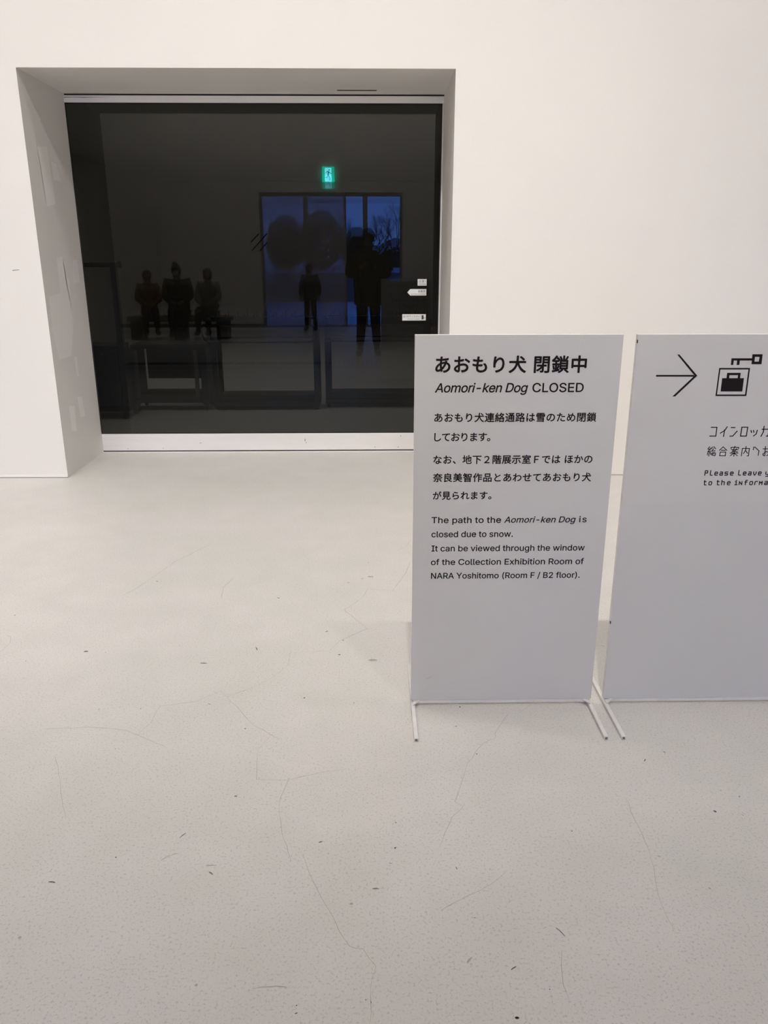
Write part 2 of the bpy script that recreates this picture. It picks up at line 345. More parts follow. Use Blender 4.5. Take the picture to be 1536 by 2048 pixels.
MARKS= [(-0.494, 1.658, -0.481, 1.676, 0.001, 2), (-0.521, 1.579, -0.504, 1.597, 0.0009, 1), (-0.501, 1.599, -0.484, 1.603, 0.0006, 1), (-0.408, 1.561, -0.384, 1.561, 0.001, 1), (-0.396, 1.54, -0.385, 1.531, 0.0011, 2), (-0.77, 1.515, -0.753, 1.512, 0.0014, 2), (-0.003, 1.48, 0.013, 1.479, 0.0012, 2), (-0.138, 1.635, -0.129, 1.639, 0.0015, 2), (-0.637, 1.592, -0.633, 1.592, 0.002, 2), (-0.381, 1.82, -0.373, 1.819, 0.0022, 2), (-0.364, 1.228, -0.358, 1.23, 0.0026, 1), (-0.018, 1.19, -0.016, 1.19, 0.001, 3), (-0.007, 1.187, -0.006, 1.182, 0.0008, 2), (-0.155, 1.18, -0.152, 1.18, 0.001, 3), (-0.155, 1.162, -0.15, 1.164, 0.001, 3), (-0.055, 1.435, -0.047, 1.435, 0.0029, 1), (0.057, 1.705, 0.06, 1.705, 0.0013, 2), (0.053, 1.612, 0.055, 1.614, 0.0015, 2), (-0.433, 1.21, -0.431, 1.21, 0.0012, 1), (-0.773, 1.353, -0.766, 1.354, 0.0033, 1), (-0.508, 1.465, -0.506, 1.465, 0.0012, 1), (-0.246, 1.218, -0.176, 1.222, 0.0005, 1), (-0.774, 1.716, -0.753, 1.723, 0.0007, 1), (0.401, 1.361, 0.416, 1.336, 0.0008, 2), (0.284, 1.254, 0.296, 1.262, 0.0008, 3), (0.273, 1.146, 0.281, 1.146, 0.0018, 4), (0.195, 1.272, 0.207, 1.286, 0.0021, 1), (0.058, 1.706, 0.061, 1.706, 0.0013, 3), (0.51, 1.665, 0.513, 1.665, 0.0015, 3), (0.353, 1.207, 0.355, 1.207, 0.0012, 3), (0.2, 1.546, 0.201, 1.537, 0.001, 2), (0.91, 1.738, 0.915, 1.731, 0.0019, 3), (1.006, 1.797, 1.003, 1.791, 0.0014, 2), (0.804, 1.968, 0.796, 1.956, 0.001, 3), (0.87, 2.005, 0.874, 1.997, 0.0012, 3), (0.308, 2.002, 0.31, 2.002, 0.0016, 3), (0.965, 1.822, 0.965, 1.819, 0.0014, 2), (0.785, 1.47, 0.788, 1.464, 0.0019, 1), (0.703, 1.575, 0.707, 1.57, 0.0016, 1), (0.661, 1.588, 0.662, 1.588, 0.0012, 2), (0.225, 1.391, 0.227, 1.39, 0.0013, 2), (0.167, 1.27, 0.168, 1.27, 0.001, 2), (0.056, 1.615, 0.053, 1.612, 0.0013, 2), (0.038, 1.56, 0.046, 1.56, 0.0006, 2), (0.978, 1.722, 0.981, 1.715, 0.0011, 1), (-0.018, 3.386, 0.007, 3.385, 0.007, 1), (-0.051, 3.361, -0.039, 3.364, 0.0035, 1), (-0.113, 3.317, -0.102, 3.317, 0.0034, 1), (-0.014, 2.585, 0.017, 2.583, 0.0055, 1), (-0.117, 2.745, -0.109, 2.745, 0.0043, 1), (-0.128, 2.629, -0.119, 2.628, 0.0034, 2), (-1.086, 2.671, -1.07, 2.671, 0.0034, 2), (-0.629, 2.572, -0.605, 2.572, 0.002, 2), (-0.185, 2.818, -0.175, 2.825, 0.0022, 2), (-0.444, 2.694, -0.435, 2.668, 0.0017, 2), (-0.414, 3.156, -0.403, 3.147, 0.0017, 2), (-0.992, 3.352, -0.981, 3.343, 0.0018, 2), (-0.233, 2.326, -0.226, 2.326, 0.0027, 2), (-0.063, 2.291, -0.06, 2.291, 0.0017, 3), (-0.404, 2.147, -0.398, 2.147, 0.0016, 3), (-0.763, 2.269, -0.76, 2.269, 0.0018, 3), (-1.484, 2.991, -1.482, 3.001, 0.0017, 2), (-1.276, 2.6, -1.272, 2.6, 0.0018, 2), (-1.003, 2.661, -1.0, 2.661, 0.0017, 3), (-0.547, 2.295, -0.536, 2.29, 0.001, 2), (-0.898, 2.264, -0.896, 2.27, 0.0013, 2), (-0.019, 3.562, -0.016, 3.562, 0.0019, 3), (-0.777, 2.046, -0.775, 2.046, 0.0015, 3), (0.044, 2.368, 0.046, 2.368, 0.0014, 3), (0.285, 2.261, 0.29, 2.26, 0.0021, 4), (0.261, 2.146, 0.266, 2.15, 0.0014, 2), (0.308, 2.002, 0.311, 2.0, 0.0018, 4), (0.872, 2.684, 0.887, 2.674, 0.0015, 1)]
ARROW= [[(0.8272, 1.0856), (0.9378, 1.0853), (0.9384, 1.0805), (0.8277, 1.0808)], [(0.8824, 1.1439), (0.8886, 1.1439), (0.9476, 1.0833), (0.9397, 1.0833)], [(0.9397, 1.0833), (0.9476, 1.0833), (0.89, 1.0229), (0.8818, 1.0229)]]
KEY= [[(1.1004, 1.1442), (1.1301, 1.1441), (1.1307, 1.1158), (1.1017, 1.1159)], [(1.1088, 1.1368), (1.1222, 1.1367), (1.122, 1.123), (1.1091, 1.123)], [(1.0412, 1.1328), (1.1021, 1.1327), (1.1022, 1.1263), (1.0413, 1.1265)], [(1.0412, 1.1328), (1.0485, 1.1328), (1.0486, 1.1138), (1.0419, 1.1138)], [(1.0584, 1.1264), (1.0662, 1.1264), (1.0663, 1.1137), (1.0587, 1.1138)]]
FRAME= [[(1.009, 1.105), (1.0991, 1.1048), (1.0996, 1.0236), (1.0085, 1.0239)], [(1.0129, 1.1009), (1.0951, 1.1007), (1.0953, 1.0279), (1.0125, 1.0281)]]
BAG= [[(1.0216, 1.0758), (1.0854, 1.0756), (1.0857, 1.0369), (1.0221, 1.0371)], [(1.0342, 1.0911), (1.0737, 1.091), (1.0739, 1.0754), (1.0343, 1.0755)], [(1.0416, 1.0844), (1.0667, 1.0843), (1.0668, 1.0754), (1.0417, 1.0755)]]
KANA= [[(1.0082, 0.9309), (1.0249, 0.9308), (1.0251, 0.9043), (1.0072, 0.9044)], [(1.0555, 0.9321), (1.0497, 0.9214), (1.0378, 0.9133)], [(1.0489, 0.9229), (1.0484, 0.9031)], [(1.0679, 0.93), (1.0788, 0.93)], [(1.0869, 0.9189), (1.0759, 0.9044), (1.0674, 0.9036)], [(1.0994, 0.9308), (1.117, 0.9307), (1.1165, 0.9039), (1.0991, 0.904), (1.0994, 0.9308)], [(1.1283, 0.9202), (1.1305, 0.915)], [(1.1357, 0.9208), (1.1376, 0.9155)], [(1.1469, 0.9213), (1.1451, 0.9099), (1.1381, 0.9041)], [(1.1609, 0.9244), (1.1819, 0.9244), (1.1813, 0.9034), (1.1769, 0.904)], [(1.1656, 0.9331), (1.1658, 0.9166), (1.1606, 0.9029)], [(1.0108, 0.8718), (1.0064, 0.8651), (1.0131, 0.8624)], [(1.0148, 0.868), (1.007, 0.8562), (1.016, 0.858)], [(1.0115, 0.8571), (1.0115, 0.8432)], [(1.0073, 0.8533), (1.007, 0.8468)], [(1.0147, 0.8544), (1.0166, 0.8491)], [(1.0196, 0.8709), (1.0168, 0.8659)], [(1.0235, 0.8718), (1.0295, 0.8659)], [(1.0232, 0.8656), (1.0189, 0.8585), (1.0289, 0.8597)], [(1.0196, 0.8526), (1.0192, 0.8467)], [(1.0224, 0.8538), (1.0226, 0.8455), (1.03, 0.8443), (1.0304, 0.8478)], [(1.0247, 0.8538), (1.0266, 0.8502)], [(1.0281, 0.8544), (1.0316, 0.8496)], [(1.0418, 0.8608), (1.0514, 0.8714), (1.0639, 0.8607)], [(1.047, 0.8611), (1.0595, 0.861)], [(1.0448, 0.8555), (1.0611, 0.8554), (1.0614, 0.8441), (1.0445, 0.8442), (1.0448, 0.8555)], [(1.0866, 0.873), (1.0871, 0.8694)], [(1.076, 0.8657), (1.0758, 0.8695), (1.0981, 0.8694), (1.0983, 0.8659)], [(1.0779, 0.8624), (1.0974, 0.8623)], [(1.0856, 0.8677), (1.0821, 0.8594), (1.0965, 0.8555)], [(1.0923, 0.8656), (1.0885, 0.8588), (1.0791, 0.8553)], [(1.0749, 0.8524), (1.0987, 0.8523)], [(1.0872, 0.8556), (1.0873, 0.8425)], [(1.086, 0.8517), (1.0769, 0.8441)], [(1.0875, 0.8517), (1.0979, 0.844)], [(1.1099, 0.8433), (1.1102, 0.8664), (1.1311, 0.8663), (1.1314, 0.8435), (1.1273, 0.8435)], [(1.1204, 0.8722), (1.1203, 0.8604), (1.1153, 0.8504)], [(1.1203, 0.8604), (1.1274, 0.8515)], [(1.1433, 0.8621), (1.1436, 0.8701), (1.148, 0.8698), (1.1613, 0.8585), (1.1607, 0.8446)], [(1.1728, 0.8649), (1.1865, 0.8649)], [(1.1788, 0.872), (1.1807, 0.8436), (1.1765, 0.8442), (1.1743, 0.849), (1.1834, 0.8563), (1.1913, 0.8542), (1.1913, 0.8465), (1.1867, 0.8441)], [(1.189, 0.8678), (1.1931, 0.8637)]]
PATCHES= [[(5.36, 2.08), (5.513, 2.099), (5.535, 1.938), (5.554, 1.76), (5.39, 1.732), (5.379, 1.922)], [(5.457, 1.423), (5.558, 1.432), (5.565, 1.305), (5.627, 1.285), (5.622, 1.008), (5.509, 0.779), (5.289, 0.78), (5.266, 0.855), (5.24, 0.964), (5.261, 1.184), (5.447, 1.2)], [(5.559, 0.767), (5.601, 0.762), (5.603, 0.626), (5.567, 0.631)], [(5.522, 0.495), (5.61, 0.48), (5.63, 0.336), (5.545, 0.346)], [(5.35, 0.46), (5.449, 0.442), (5.438, 0.268), (5.354, 0.285)], [(5.756, 1.406), (5.83, 1.412), (5.833, 1.256), (5.724, 1.259)], [(5.562, 2.018), (5.638, 2.01), (5.701, 1.908), (5.572, 1.908)]]

# ================================================================== THE ROOM
DW, DG = 5.182, 5.9275            # white wall, glass door plane
XL, XR, ZT = -2.061, 0.511, 2.479 # opening
YB, RX0, RX1, ZC = -6.05, -9.0, 9.0, 7.9
b = B(); bx(b, RX0, RX1, YB, DG+0.03, -0.2, 0.0); floor_o = struct('floor', b, FLOORM)
b = B(); bx(b, RX0, RX1, YB, DG+0.03, ZC, ZC+0.2); struct('ceiling', b, mat('ceiling_dark', (0.20, 0.20, 0.20), 0.9))
b = B()
# wall_front: one clean mesh with the opening and its reveals
xs = [RX0, XL, XR, RX1]; y0, y1 = DW, DG+0.03
def quad(bm, *p): return bm.faces.new([bm.verts.new(q) for q in p])
quad(b, (RX0,y0,0), (XL,y0,0), (XL,y0,ZT), (RX0,y0,ZT)); quad(b, (RX0,y0,ZT), (RX1,y0,ZT), (RX1,y0,ZC), (RX0,y0,ZC)); quad(b, (XR,y0,0), (RX1,y0,0), (RX1,y0,ZT), (XR,y0,ZT))
quad(b, (XL,y0,0), (XL,y1,0), (XL,y1,ZT), (XL,y0,ZT)); quad(b, (XR,y0,0), (XR,y1,0), (XR,y1,ZT), (XR,y0,ZT)); quad(b, (XL,y0,ZT), (XR,y0,ZT), (XR,y1,ZT), (XL,y1,ZT))
quad(b, (RX0,y1,0), (XL,y1,0), (XL,y1,ZT), (RX0,y1,ZT)); quad(b, (RX0,y1,ZT), (RX1,y1,ZT), (RX1,y1,ZC), (RX0,y1,ZC)); quad(b, (XR,y1,0), (RX1,y1,0), (RX1,y1,ZT), (XR,y1,ZT))
bmesh.ops.remove_doubles(b, verts=b.verts[:], dist=1e-5)
wall_front = struct('wall_front', b, WALL)
b = B(); bx(b, RX0-0.2, RX0, YB, DG+0.03, 0, ZC); struct('wall_left', b, REAR)
b = B(); bx(b, RX1, RX1+0.2, YB, DG+0.03, 0, ZC); struct('wall_right', b, REAR)
# rear wall with the dusk window
WX0, WX1, WZ = -2.36, 0.70, 2.79
b = B(); bx(b, RX0, WX0, YB-0.25, YB, 0, ZC); bx(b, WX1, RX1, YB-0.25, YB, 0, ZC); bx(b, WX0, WX1, YB-0.25, YB, WZ, ZC)
struct('wall_rear', b, REAR)
for nm, x0, x1, yy0, yy1 in (('baseboard_rear', RX0, WX0, YB, YB+0.015), ('baseboard_rear', WX1, RX1, YB, YB+0.015)):
    b = B(); bx(b, x0, x1, yy0, yy1, 0, 0.075); struct(nm, b, GAP)
for nm, x0, x1 in (('baseboard_left', RX0, XL), ('baseboard_right', XR, RX1)):
    b = B(); bx(b, x0, x1, DW-0.004, DW, 0.003, 0.019, bev=0.0012); bx(b, x0, x1, DW-0.003, DW-0.001, 0.0, 0.0031, mi=1); struct(nm, b, [WALL, GAP])
# touch-up paint on the left reveal
def strip_patch(pts, x):
    b = B(); a = [b.verts.new((x, p[0], p[1])) for p in pts]; c = [b.verts.new((x+0.0004, p[0], p[1])) for p in pts]
    b.faces.new(a); b.faces.new(c)
    for i in range(len(a)): b.faces.new((a[i], a[(i+1)%len(a)], c[(i+1)%len(a)], c[i]))
    bmesh.ops.triangulate(b, faces=b.faces[:]); return b
for p in PATCHES:
    o = obj('paint_patch', strip_patch(p, XL), PATCH, wall_front)
b = B(); poly(b, [(-2.245, 1.349), (-2.20, 1.353), (-2.20, 1.348), (-2.24, 1.343)], DW, 0.0005); obj('wall_scuff', b, MARKM[1], wall_front)

# ---- floor cracks, marks and the vents
for cpts in CRACKS:
    pts = []
    for i in range(len(cpts)-1):
        a, c = Vector(cpts[i]), Vector(cpts[i+1]); n = max(2, int((c-a).length/0.03))
        for k in range(n):
            q = a.lerp(c, k/n)
            if k: q += Vector((random.uniform(-1, 1), random.uniform(-1, 1)))*0.0022
            pts.append(q)
    pts.append(Vector(cpts[-1]))
    b = B(); L = []
    for i, p in enumerate(pts):
        d = (pts[min(i+1, len(pts)-1)]-pts[max(i-1, 0)]).normalized(); nn = Vector((-d.y, d.x))
        w = random.uniform(0.00025, 0.0008)*(0.4 if i in (0, len(pts)-1) else 1)*(1.0+0.22*max(0, p.y-1.5))
        L.append((b.verts.new((p.x+nn.x*w, p.y+nn.y*w, 0.0003)), b.verts.new((p.x-nn.x*w, p.y-nn.y*w, 0.0003))))
    for u, v in zip(L, L[1:]): b.faces.new((u[0], u[1], v[1], v[0]))
    obj('crack', b, CRACKM, floor_o)
bs = {k: B() for k in MARKM}
for (x0_, y0_, x1_, y1_, w, d) in MARKS:
    b = bs[d]; a, c = Vector((x0_, y0_)), Vector((x1_, y1_)); dd = (c-a); L_ = max(dd.length, 1e-4); dd.normalize(); nn = Vector((-dd.y, dd.x))
    n = 6; top = []; bot = []
    for k in range(n+1):
        t = k/n; q = a.lerp(c, t) + nn*math.sin(t*PI)*L_*random.uniform(.03, .07)
        ww = w*(0.45+0.75*math.sin(PI*min(1, max(0, t*.86+.07))))*random.uniform(.8, 1.2)
        top.append(b.verts.new((q.x+nn.x*ww, q.y+nn.y*ww, 0.0008))); bot.append(b.verts.new((q.x-nn.x*ww, q.y-nn.y*ww, 0.0008)))
    for k in range(n): b.faces.new((top[k], top[k+1], bot[k+1], bot[k]))
for d, b in bs.items():
    o = obj('floor_mark', b, MARKM[d], floor_o); o['kind'] = 'stuff'
for k in range(9):                                     # row of floor vents, seen only in the glass
    b = B(); bx(b, -3.50+0.312*k, -3.50+0.312*k+0.285, 0.30, 0.56, 0.0, 0.004, bev=0.001); obj('vent_panel', b, NAVYD, floor_o)
for k in range(13):
    b = B(); bx(b, -0.66+0.067*k, -0.66+0.067*k+0.014, 0.28, 0.62, 0.0, 0.004); obj('vent_slot', b, NAVYD, floor_o)

# ---- the recessed automatic glass door
door = bpy.data.objects.new('door_1', None); C.objects.link(door); door['kind'] = 'structure'
door['label'] = 'wide dark glass automatic sliding door in a deep white recess'
GX0, GX1, GZ0, GZ1 = XL, 0.500, 0.1427, 2.4235
b = B(); bx(b, XL, XR, DG-0.004, DG+0.03, GZ1, ZT-0.012, bev=0.0015); obj('header_rail', b, mat('header_white', (0.88, 0.86, 0.84), 0.5), door)
b = B(); bx(b, XL, XR, DG+0.012, DG+0.03, ZT-0.013, ZT); obj('track_gap', b, GAP, door)
b = B(); bx(b, XL+0.001, GX1+0.006, DG-0.003, DG+0.035, 0.012, GZ0, bev=0.0015); rail = obj('bottom_rail', b, TRIMM, door)
b = B(); bx(b, XL, XR, DG+0.006, DG+0.03, 0.0, 0.0125); obj('rail_gap', b, GAP, door)
b = B(); bx(b, XL, XR, DG-0.03, DG+0.004, 0.0, 0.003, bev=0.0008); obj('threshold_strip', b, TRIMM, door)
b = B(); bx(b, GX1, XR-0.001, DG-0.003, DG+0.035, 0.012, GZ1, bev=0.001); obj('side_stile', b, TRIMM, door)
s_ = 0.008
for e in ((GX0, GX1, GZ1-s_, GZ1), (GX0, GX1, GZ0, GZ0+s_*0.7), (GX0, GX0+s_, GZ0+s_, GZ1-s_), (GX1-s_, GX1, GZ0+s_, GZ1-s_)):
    b = B(); bx(b, e[0], e[1], DG-0.001, DG+0.006, e[2], e[3]); obj('rubber_seal', b, SEAL, door)
b = B(); bx(b, GX0+0.003, GX1-0.003, DG, DG+0.006, GZ0+0.002, GZ1-0.002); obj('glass_pane', b, GLASS, door)
b = B(); poly(b, [(-2.058, 2.4585), (-1.98, 2.4580), (-1.90, 2.4570), (-1.72, 2.4585), (-1.84, 2.4545), (-1.93, 2.4515), (-2.0, 2.4540), (-2.058, 2.4515)], DG-0.004, 0.0004); obj('paint_scrape', b, mat('scraped_grey', (0.36, 0.34, 0.33), 0.7), door)
b = B()
for (x, z, w, h) in ((-1.311, 0.069, .006, .0035), (-0.5085, 0.085, .003, .02), (-0.500, 0.068, .003, .008), (0.2276, 0.1176, .003, .007), (0.2088, 0.03, .006, .004), (0.03, 0.03, .003, .006), (-1.87, 0.026, .003, .005), (-1.60, 0.03, .004, .003)):
    poly(b, [(x-w, z), (x, z+h), (x+w, z+h*.3), (x+w*.2, z-h*.4)], DG-0.003, 0.0004)
o = obj('rail_scuff', b, MARKM[3], door); o['kind'] = 'stuff'
# slot in the soffit (door sensor)
b = B(); bx(b, -0.2116, 0.0496, 5.775, 5.800, ZT-0.004, ZT+0.0); o = obj('sensor_slot', b, [GAP], door)
b = B(); bx(b, -0.219, 0.057, 5.769, 5.806, ZT-0.0022, ZT); obj('sensor_frame', b, REAR, door)
# thin dark decal strokes on the glass
DECAL = mat('decal_black', (0.002, 0.002, 0.002), 1.0, spec=0.0)
for p in (((-0.8476, 1.5312), (-0.7916, 1.585)), ((-0.8435, 1.4736), (-0.7348, 1.585)), ((-0.7864, 1.4736), (-0.7339, 1.5278))):
    b = B(); stroke(b, p, 0.007, DG-0.0003, 0.0005); obj('glass_decal', b, DECAL, door)
# stickers
def sticker(pts, label):
    b = B(); poly(b, pts, DG, 0.0008); o = obj('door_sticker', b, STICK, door); o['label'] = label; return o
YS = DG-0.0009
s1 = sticker([(0.3444, 1.2308), (0.4100, 1.2308), (0.4100, 1.2767), (0.3444, 1.2767)], 'small white caution sticker, topmost of three')
text('lettering', '注意！', 0.352, 0.404, 1.253, 1.270, YS, s1, STICKINK)
text('lettering', 'CAUTION', 0.351, 0.4035, 1.237, 1.2455, YS, s1, STICKINK, ref='H')
s2 = sticker([(0.2701, 1.1839), (0.2912, 1.2072), (0.4088, 1.2072), (0.4088, 1.1614), (0.2912, 1.1614)], 'white left-pointing automatic door sticker, middle of three')
text('lettering', '自動扉', 0.350, 0.401, 1.184, 1.1995, YS, s2, STICKINK)
text('lettering', 'AUTOMATIC DOOR', 0.298, 0.401, 1.1675, 1.1755, YS, s2, STICKINK, ref='H')
s3 = sticker([(0.2346, 0.9838), (0.4078, 0.9838), (0.4078, 1.0290), (0.2346, 1.0290)], 'long white touch to open sticker, lowest of three')
text('lettering', '近づけてください', 0.2405, 0.363, 1.0055, 1.0225, YS, s3, STICKINK)
text('lettering', 'TOUCH TO OPEN', 0.270, 0.362, 0.990, 0.998, YS, s3, STICKINK, ref='H')
b = B(); poly(b, [(0.377,0.992),(0.387,0.992),(0.392,0.999),(0.399,1.003),(0.3965,1.006),(0.3905,1.003),(0.3915,1.020),(0.3885,1.0225),(0.377,1.0215)], YS, 0.0006)
obj('hand_icon', b, BROWN, s3)

# ---- vestibule beyond the door
VX0, VX1, VY1, VZ = -4.6, 2.4, 18.0, 3.0
b = B(); bx(b, VX0, VX1, DG+0.03, VY1, -0.2, 0.0); struct('floor_vestibule', b, VFLOOR)
b = B(); bx(b, VX0, VX1, DG+0.031, VY1, VZ, VZ+0.1); struct('ceiling_vestibule', b, VWALL)
b = B(); bx(b, VX0-0.1, VX0, DG+0.031, VY1, 0, VZ); struct('wall_vestibule_left', b, VWALL)
b = B(); bx(b, VX1, VX1+0.1, DG+0.031, VY1, 0, VZ); struct('wall_vestibule_right', b, VWALL)
b = B(); bx(b, VX0, VX1, VY1, VY1+0.1, 0, VZ); struct('wall_vestibule_rear', b, VWALL)

# ================================================================== SIGN STANDS
SY = 2.273
def foot(parent, x, label=None):
    f = B(); w = 0.0065
    bx(f, x-w, x+w, SY-0.205, SY+0.262, 0.0, 0.012, bev=0.0018)
    o = obj('foot_bar', f, STEEL, parent)
    f = B(); bx(f, x-w*.55, x+w*.55, SY-0.2056, SY-0.2046, 0.0028, 0.0095); obj('tube_mouth', f, STEELD, o)
    f = B(); bx(f, x-w*.6, x+w*.6, SY+0.2616, SY+0.2626, 0.0028, 0.0095); obj('tube_mouth', f, STEELD, o)
    return o
def gusset(parent, x, s):
    f = B(); a = [f.verts.new(p) for p in ((x, SY-0.022, 0.0125), (x, SY+0.0, 0.0125), (x+s*0.022, SY+0.0, 0.0185), (x+s*0.022, SY-0.004, 0.0185))]
    c = [f.verts.new(v.co+Vector((0, 0, 0.003))) for v in a]
    f.faces.new(a); f.faces.new(c)
    for i in range(4): f.faces.new((a[i], a[(i+1)%4], c[(i+1)%4], c[i]))
    obj('bracket', f, STEEL, parent)
def sign(x0, x1, zt, label):
    t = thing('sign_stand', label, 'sign', (0, 0, 0), 0, 'floor-standing panel signs')
    f = B(); bx(f, x0, x1, SY, SY+0.016, 0.020, zt, bev=0.0008)
    f.faces.ensure_lookup_table()
    bmesh.ops.recalc_face_normals(f, faces=f.faces[:])
    for fa in f.faces: fa.material_index = 0 if fa.normal.y < -.9 else 2 if fa.normal.y > .9 else 1
    obj('panel', f, [PANEL, EDGE, BACKP], t)
    f = B(); bx(f, x0+0.006, x1-0.006, SY+0.002, SY+0.014, 0.008, 0.020, bev=0.001); obj('bottom_rail', f, STEEL, t)
    return t
s_a = sign(0.1267, 0.7232, 1.2008, 'grey panel sign with the long closed notice, left of the two')
for x, s in ((0.133, 1), (0.7165, -1)): foot(s_a, x); gusset(s_a, x, s)
J = SY
text('heading_text', 'あおもり犬 閉鎖中', 0.187, 0.6218, 1.0929, 1.1413, J, s_a, INK, bold=0.0013)
text('heading_text', 'Aomori-ken Dog', 0.1864, 0.4565, 1.0370, 1.0630, J, s_a, INK, shear=0.21, bold=0.0006, ref='D')
text('heading_text', 'CLOSED', 0.4703, 0.6189, 1.0370, 1.0628, J, s_a, INK, bold=0.0006, ref='D')
for body, x0_, x1_, zb, zt in (('あおもり犬連絡通路は雪のため閉鎖', .1863, .6631, .9491, .9764), ('しております。', .1874, .3527, .8918, .9168), ('なお、地下２階展示室Ｆでは ほかの', .186, .6617, .8224, .8493), ('奈良美智作品とあわせてあおもり犬', .186, .6624, .7666, .7937), ('が見られます。', .1863, .3634, .7112, .737)):
    text('body_text', body, x0_, x1_, zb, zt, J, s_a, INK, bold=0.0006)
text('body_text', 'The path to the', .1839, .3962, .6362, .6553, J, s_a, INK, bold=0.00045, ref='T')
text('body_text', 'Aomori-ken Dog', .4067, .6259, .6364, .6553, J, s_a, INK, shear=.21, bold=0.00045, ref='T')
text('body_text', 'is', .6372, .6595, .6366, .6556, J, s_a, INK, bold=0.00045, ref='T')
for body, x0_, x1_, zb in (('closed due to snow.', .1844, .4349, .5905), ('It can be viewed through the window', .1852, .6606, .5440), ('of the Collection Exhibition Room of', .1844, .6614, .4987), ('NARA Yoshitomo (Room F / B2 floor).', .1853, .6521, .4528)):
    text('body_text', body, x0_, x1_, zb, zb+.0190, J, s_a, INK, bold=0.00045, ref='T')
# the same notice is printed on the back, read in the glass
for body, x0_, x1_, zb, zt in (('について', .45, .69, 1.139, 1.172), ('あおもり犬連絡', .36, .69, 1.033, 1.066), ('通路は閉鎖しております', .25, .69, .946, .980), ('地下２階展示室では', .33, .69, .877, .911), ('あわせてあおもり犬が', .20, .69, .802, .836)):
    text('back_text', body, x0_, x1_, zb, zt, SY+0.016, s_a, INK, weight=.012, facing=1)
# faint scuffs on the panel
f = B()
for p in (((0.176, 0.100), (0.193, 0.106)),): stroke(f, p, 0.0016, SY-0.0001, 0.0003)
o = obj('panel_scuff', f, mat('scuff_grey', (0.40, 0.39, 0.38), 0.7), s_a); o['kind'] = 'stuff'

s_b = sign(0.7638, 1.3640, 1.2008, 'grey panel sign with arrow, key and locker pictogram, at the right edge')
for x, s in ((0.7700, 1), (1.3575, -1)): foot(s_b, x); gusset(s_b, x, s)
f = B(); bx(f, 0.7640, 1.3638, SY-0.0006, SY, 0.6987, 1.2006); obj('poster_sheet', f, POSTER, s_b)
for za, zb_ in ((1.1763, 1.1858), (0.292, 0.301)):
    f = B(); bx(f, 0.7632, 0.7655, SY-0.0008, SY+0.004, za, zb_); obj('edge_nick', f, MARKM[3], s_b)
PY = SY-0.0006
f = B()
for k, p in enumerate(ARROW): poly(f, p, PY, 0.0005+0.00003*k)
obj('arrow_symbol', f, INK, s_b)
f = B(); poly(f, KEY[0], PY, 0.0005, hole=KEY[1])
for k, p in enumerate(KEY[2:]): poly(f, p, PY, 0.00053+0.00003*k)
obj('key_symbol', f, INK, s_b)
f = B(); poly(f, FRAME[0], PY, 0.0005, hole=FRAME[1]); obj('square_symbol', f, INK, s_b)
f = B(); poly(f, BAG[0], PY, 0.0005); poly(f, BAG[1], PY, 0.00053, hole=BAG[2]); obj('bag_symbol', f, INK, s_b)
f = B()
for k, p in enumerate(KANA): stroke(f, p, 0.0029 if k < 11 else 0.0023, PY, 0.0005)
obj('body_text', f, INK, s_b)
# techno lettering: strokes in a cell 1 wide, x-height 1, ascender 1.45
GL = {'P': [[(0,0),(0.05,1.42),(.95,1.42),(1,.75),(.05,.68)]], 'l': [[(.15,1.45),(.15,.15),(.35,0),(.95,0)]], 'e': [[(0.02,.5),(1,.5),(1,.8),(.8,1),(.2,1),(0,.75),(0,.2),(.2,0),(.95,0)]],
      'a': [[(.1,1),(.85,1),(1,.85),(1,0),(.15,0),(0,.15),(0,.4),(.15,.52),(1,.52)]], 's': [[(1,1),(.15,1),(0,.85),(0,.6),(.15,.5),(.85,.5),(1,.38),(1,.12),(.85,0),(0,0)]],
      'v': [[(0,1),(.05,.5),(.4,0),(.6,0),(.95,.5),(1,1)]], 'y': [[(0,1),(0,.35),(.15,.2),(1,.2)],[(1,1),(1,-.25),(.85,-.4),(.1,-.4)]], 't': [[(.2,1.4),(.2,.15),(.35,0),(.9,0)],[(0,1),(.8,1)]],
      'o': [[(.15,0),(0,.2),(0,.8),(.2,1),(.85,1),(1,.8),(1,.2),(.8,0),(.15,0)]], 'h': [[(0,1.45),(0,0)],[(0,.95),(.8,1),(1,.8),(1,0)]], 'i': [[(.1,1),(.45,1),(.45,0)],[(0,0),(.9,0)],[(.45,1.32),(.45,1.4)]],
      'N': [[(0,0),(0,1),(1,0),(1,1)]], 'f': [[(.9,1.42),(.45,1.42),(.3,1.25),(.3,0)],[(0,.85),(.85,.85)]], 'r': [[(.1,0),(.1,.75),(.3,1),(1,1)]], 'M': [[(0,0),(0,1),(.5,.5),(1,1),(1,0)]]}
def techno(bm, chars, px, x0, base, pxo):
    for ch, p in zip(chars, px):
        for st in GL[ch]:
            stroke(bm, [(x0+(p-pxo)*0.0002937+u*0.0080, base+v*0.0099) for u, v in st], 0.0027, PY, 0.0005)
f = B(); techno(f, 'Pleaseleavey', [877,930,980,1032,1085,1142,1222,1275,1328,1380,1432,1508], 1.0068, 0.7838, 877); obj('body_text', f, INK, s_b)
f = B(); techno(f, 'totheiNforMa', [868,920,1003,1052,1112,1190,1235,1292,1345,1395,1445,1500], 1.0077, 0.7536, 868); obj('body_text', f, INK, s_b)

